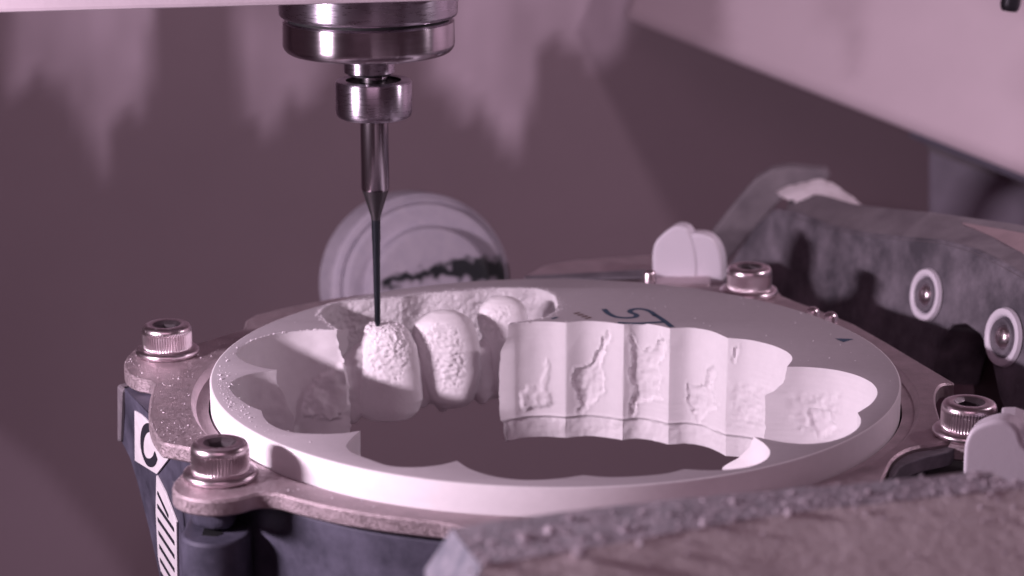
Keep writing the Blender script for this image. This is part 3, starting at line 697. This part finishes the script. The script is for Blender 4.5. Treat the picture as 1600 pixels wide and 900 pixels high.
# pale stripe on the far right of the top
mesh_obj('wear_plate', *prism_ng([p.lerp(q, f)+Vector((0, -.02, .03)) for p, q, f in ((ch0[4], ch1[5], .75), (ch0[6], ch1[6], .5), (ch0[8], ch1[8], .25), (ch0[8], ch1[8], .85), (ch0[6], ch1[7], .8))], Vector((0, .04, -.05))), mat('rosy_wear', (.30, .22, .24), .6, var=(2, .2)), arm)
# bent lip at the far end
lip = [(1094, 388), (1120, 352), (1152, 312), (1180, 280), (1205, 265), (1236, 261), (1290, 266), (1296, 280), (1262, 290), (1228, 305), (1205, 330), (1178, 360), (1150, 395), (1132, 415)]
mesh_obj('arm_lip', *prism([aty(x, y, 12) for x, y in lip], Vector((.1, .45, .0))), M_arm_pale, arm, bevel=.09, seg=3)
# inner recess block seen through the arch
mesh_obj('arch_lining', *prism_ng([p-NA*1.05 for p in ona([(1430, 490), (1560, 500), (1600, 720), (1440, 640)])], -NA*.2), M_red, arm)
for (bx_, by_) in ((1450, 461), (1571, 527)):
    c0 = atp(bx_, by_, Ra, NA)+NA*.02; sc_ = 1.0 if bx_ < 1500 else 1.06
    q = NA.to_track_quat('Z', 'Y').to_matrix().to_4x4(); Mx = Matrix.Translation(c0) @ q
    def lo_(name, prof, matl, par):
        V, Fc = lathe([(r*sc_, z) for r, z in prof], 64); V = [Mx @ v for v in V]; return mesh_obj(name, V, Fc, matl, par, smooth=True)
    bt = lo_('button', [(.30, .0), (.31, .03), (.33, .06), (.37, .075), (.42, .06), (.44, .0)], M_clip, arm)
    lo_('bezel', [(.18, .02), (.20, .06), (.235, .085), (.27, .07), (.30, .01)], M_arm, bt)
    lo_('centre', [(0, .10), (.08, .10), (.13, .08), (.16, .04), (.19, .0)], M_screw, bt)
# dust heap on the lip
nu_ = 60; V = []; Fc = []
dc = aty(1288, 300, 10.6)
for j in range(nu_):
    for i in range(nu_):
        u = i/(nu_-1)*2-1; v = j/(nu_-1)*2-1; r_ = math.hypot(u, v)
        hgt = max(0, 1-r_**1.6)*.22+noise.fractal(Vector((u*3, v*3, 5)), 1, 2, 4)*.05*max(0, 1.1-r_)
        V.append((dc.x+u*.95+v*.1, dc.y+v*.6-.2, dc.z-.22+hgt*2.1-u*.26-.02*v))
Fc = [(j*nu_+i, j*nu_+i+1, (j+1)*nu_+i+1, (j+1)*nu_+i) for j in range(nu_-1) for i in range(nu_-1) if math.hypot((i/(nu_-1)*2-1), (j/(nu_-1)*2-1)) < 1.0+.1*noise.noise(Vector((i*.2, j*.2, 0)))]
o = mesh_obj('dust_heap', V, Fc, M_dustpile, smooth=True); o['kind'] = 'stuff'; tag(o, 'pale heap of ceramic dust settled on the far end of the arm', 'dust')

# ------------------------------------------------------------------ clips
cl1 = thing('plastic_clip', 'milky white plastic clip behind the disc, left of the small screw', 'clip', 'white plastic clips on the holder')
Y1 = 6.7
P = [aty(x, y, Y1) for x, y in [(1020, 440), (1019, 395), (1024, 378), (1040, 362), (1055, 354), (1070, 356), (1079, 368), (1087, 396), (1089, 418), (1088, 442)]]
mesh_obj('clip_face', *prism_ng(catmull(P, 4), Vector((.12, .35, 0))), M_clip, cl1, bevel=.05, seg=3)
P = [aty(x, y, Y1+.03) for x, y in [(1056, 441), (1056, 385), (1062, 370), (1086, 365), (1106, 369), (1119, 381), (1127, 400), (1130, 441)]]
mesh_obj('clip_barrel', *prism_ng(catmull(P, 4), Vector((.12, .4, -.02))), M_clip, cl1, bevel=.06, seg=3)
cl2 = thing('plastic_clip', 'glossy white plastic clip at the right edge, over the dark slot', 'clip', 'white plastic clips on the holder')
Y2 = -3.6
P = [aty(x, y, Y2) for x, y in [(1504, 745), (1505, 715), (1508, 690), (1518, 672), (1540, 661), (1562, 657), (1580, 662), (1592, 674), (1598, 692), (1612, 706), (1650, 712), (1660, 770), (1576, 768), (1545, 745)]]
mesh_obj('clip_face', *prism_ng(catmull(P[:12], 4)+P[12:], Vector((.15, .35, 0))), M_clip, cl2, bevel=.06, seg=4)
P = [aty(x, y, Y2+.3) for x, y in [(1560, 657), (1585, 657), (1604, 664), (1640, 690), (1660, 720), (1600, 720), (1580, 690)]]
mesh_obj('clip_barrel', *prism_ng(P, Vector((.15, .6, 0))), M_clip, cl2, bevel=.06, seg=3)
# dark slot body under the clip
o = mesh_obj('slot_bracket', *prism(catmull([at(x, y, ZP-.04) for x, y in [(1388, 748), (1390, 736), (1402, 720), (1428, 707), (1470, 700), (1490, 694), (1488, 704), (1440, 716), (1410, 728), (1398, 744)]], 4), Vector((0, 0, -.2))), M_arm, None, bevel=.02)
tag(o, 'small dark curved bracket in the slot left of the white clip', 'bracket')
# small pins near the back right of the plate
for i, (x, y, lb_) in enumerate(((1270, 489, 'tiny shiny round-headed pin behind the disc, the left one of a pair'), (1298, 497, 'tiny shiny round-headed pin behind the disc, the right one of a pair'), (1015, 430, 'tiny shiny pin just left of the milky clip behind the disc'))):
    t = thing('small_pin', lb_, 'pin', 'tiny shiny pins behind the disc'); t.location = at(x, y, ZP+.06 if i < 2 else -.1)
    V, Fc = lathe([(0, .10), (.05, .095), (.09, .07), (.11, .03), (.115, -.3)], 32); mesh_obj('pin_head', V, Fc, M_screw, t, smooth=True)

# ------------------------------------------------------------------ foreground bar
bar = thing('guard_bar', 'blurred dust-strewn grey bar crossing the lower right foreground', 'bar')
ZB = 1.2
tb = [(706, 826), (820, 808), (960, 790), (1100, 776), (1250, 762), (1385, 752), (1505, 738), (1546, 736), (1577, 755), (1650, 750), (1800, 742)]
tf = [(752, 886), (850, 868), (980, 846), (1110, 822), (1250, 800), (1390, 784), (1505, 772), (1546, 768), (1577, 765), (1650, 760), (1800, 750)]
def dense(l, k=8):
    o = []
    for a, b in zip(l, l[1:]): o += [(a[0]+(b[0]-a[0])*i/k, a[1]+(b[1]-a[1])*i/k) for i in range(k)]
    return o+[l[-1]]
tb_, tf_ = dense(tb), dense(tf); nB = len(tb_); V = []
kk = 10
for j in range(kk+1):
    for i in range(nB):
        a = at(*tb_[i], ZB); b_ = at(*tf_[i], ZB); p = a.lerp(b_, j/kk); p.z += noise.fractal(p*3, 1, 2, 4)*.02; V.append(p)
Fc = [(j*nB+i, j*nB+i+1, (j+1)*nB+i+1, (j+1)*nB+i) for j in range(kk) for i in range(nB-1)]
mesh_obj('bar_top', V, Fc, M_bartop, bar, smooth=True)
# front face sloping down toward the viewer
V2 = []; kf = 14
for j in range(kf+1):
    for i in range(nB):
        b_ = at(*tf_[i], ZB); f = j/kf; p = b_+Vector((0, -3.4*f, -1.0*f-.5*f*f)); p += Vector((0, noise.fractal(p*2.5, 1, 2, 4)*.03, 0)); V2.append(p)
mesh_obj('bar_front', V2, [(j*nB+i, j*nB+i+1, (j+1)*nB+i+1, (j+1)*nB+i) for j in range(kf) for i in range(nB-1)], M_bar, bar, smooth=True)
# back and left end
bk = [at(*q, ZB) for q in tb_]; V3 = bk+[p+Vector((0, .05, -2.4)) for p in bk]; mesh_obj('bar_back', V3, [(i, i+1, nB+i+1, nB+i) for i in range(nB-1)], M_bar, bar)
c0, c1 = at(*tb[0], ZB), at(*tf[0], ZB)
lf = [c0, c1, c1+Vector((-.25, -.1, -.5)), c1+Vector((0, -3.4, -1.5)), c0+Vector((-.1, .05, -2.4)), c0+Vector((-.28, 0, -.45))]
mesh_obj('bar_end', lf, [(0, 1, 2, 5), (5, 2, 3, 4)], mat('grey_end', (.16, .165, .21), .5, bump=(8, .5, .05), dust=(5, .4, .8), dustcol=(.45, .42, .48)), bar)

# ------------------------------------------------------------------ crumbs
M_crumb2 = mat('grey_crumb', (.55, .49, .54), .9)
def crumbs(name, pts, sizes, label, matl=None):
    V, Fc = ico_batch(pts, sizes); me = bpy.data.meshes.new(name); me.from_pydata([tuple(v) for v in V], [], Fc); me.materials.append(matl or M_crumb)
    o = link(bpy.data.objects.new(name, me)); o['kind'] = 'stuff'; tag(o, label, 'dust'); return o
P = []; Sz = []
for _ in range(3200):
    i = rng.random()**1.15*(nB-1.001); k = int(i); f = i-k; a = at(*tb_[k], ZB).lerp(at(*tb_[k+1], ZB), f); b_ = at(*tf_[k], ZB).lerp(at(*tf_[k+1], ZB), f)
    s = min(.05, .004+rng.exponential(.0052)); q = rng.beta(1.6, .8); p = a.lerp(b_, q); P.append((p.x, p.y, ZB+s*.5)); Sz.append(s)
for _ in range(900):
    i = rng.random()*(nB-1.001); k = int(i); b_ = at(*tf_[k], ZB); f = rng.random()**1.6*.6
    s = min(.04, .004+rng.exponential(.005)); P.append((b_.x+rng.normal()*.1, b_.y-3.4*f, ZB-1.0*f-.5*f*f+s*.4)); Sz.append(s)
for x, y, s in ((1232, 803, .06), (760, 882, .06), (818, 843, .07), (858, 832, .06), (892, 812, .06), (905, 868, .09), (975, 830, .06), (1145, 785, .04), (1100, 822, .05), (1000, 852, .05)):
    p = at(x, y, ZB); P.append((p.x, p.y, ZB+s*.3)); Sz.append(s)
crumbs('bar_crumbs', P, Sz, 'pale ceramic crumbs strewn over the foreground bar', M_crumb2)
P = []; Sz = []
for _ in range(1800):                                  # on the plate, left side
    x, y = rng.uniform(195, 640), rng.uniform(530, 815); p = at(x, y, ZP)
    if math.hypot(p.x, p.y) < 5.2: continue
    if not inpoly([p.x], [p.y], [(q.x, q.y) for q in outline])[0]: continue
    s = .002+rng.exponential(.0028); P.append((p.x, p.y, ZP+s*.4)); Sz.append(min(s, .014))
for _ in range(260):                                   # on the disc rim, left
    a = R(rng.normal(196, 12)); r_ = 4.8-abs(rng.normal(0, .12)); s = .002+rng.exponential(.0035); P.append((r_*math.cos(a), r_*math.sin(a), s*.4)); Sz.append(min(s, .022))
for _ in range(220):
    x, y = rng.uniform(880, 1400), rng.uniform(440, 640); p = at(x, y, 0); s = .003+rng.exponential(.003)
    if math.hypot(p.x, p.y) > 4.8 or inpoly([p.x], [p.y], [tuple(q) for q in Cn])[0]: continue
    P.append((p.x, p.y, s*.4)); Sz.append(min(s, .015))
crumbs('plate_crumbs', P, Sz, 'fine ceramic dust sprinkled on the clamp plate and disc rim')
P = []; Sz = []
idx = np.where((seg_id >= 1) & (seg_id <= 3))[0]
for _ in range(1500):
    i = rng.choice(idx); s = .002+rng.exponential(.0025); o_ = abs(rng.normal(0, .05)); P.append((Cn[i, 0]+nout[i, 0]*(o_-.02), Cn[i, 1]+nout[i, 1]*(o_-.02), s*.3)); Sz.append(min(s, .03))
i0 = (cusps[0], cusps[1]); idx = np.arange(i0[0]+(i0[1]-i0[0])//2, i0[1])
for _ in range(120):
    i = rng.choice(idx); s = .004+rng.exponential(.005); P.append((Cn[i, 0]+nout[i, 0]*.01, Cn[i, 1]+nout[i, 1]*.01, s*.2)); Sz.append(min(s, .02))
for _ in range(260):
    p = t1.data.vertices[int(rng.integers(0, 3000))].co; s = .006+rng.exponential(.007); P.append((p.x, p.y, p.z)); Sz.append(min(s, .03))
crumbs('edge_powder', P, Sz, 'loose white powder along the far rim of the cavity')
scene.render.engine = 'CYCLES'
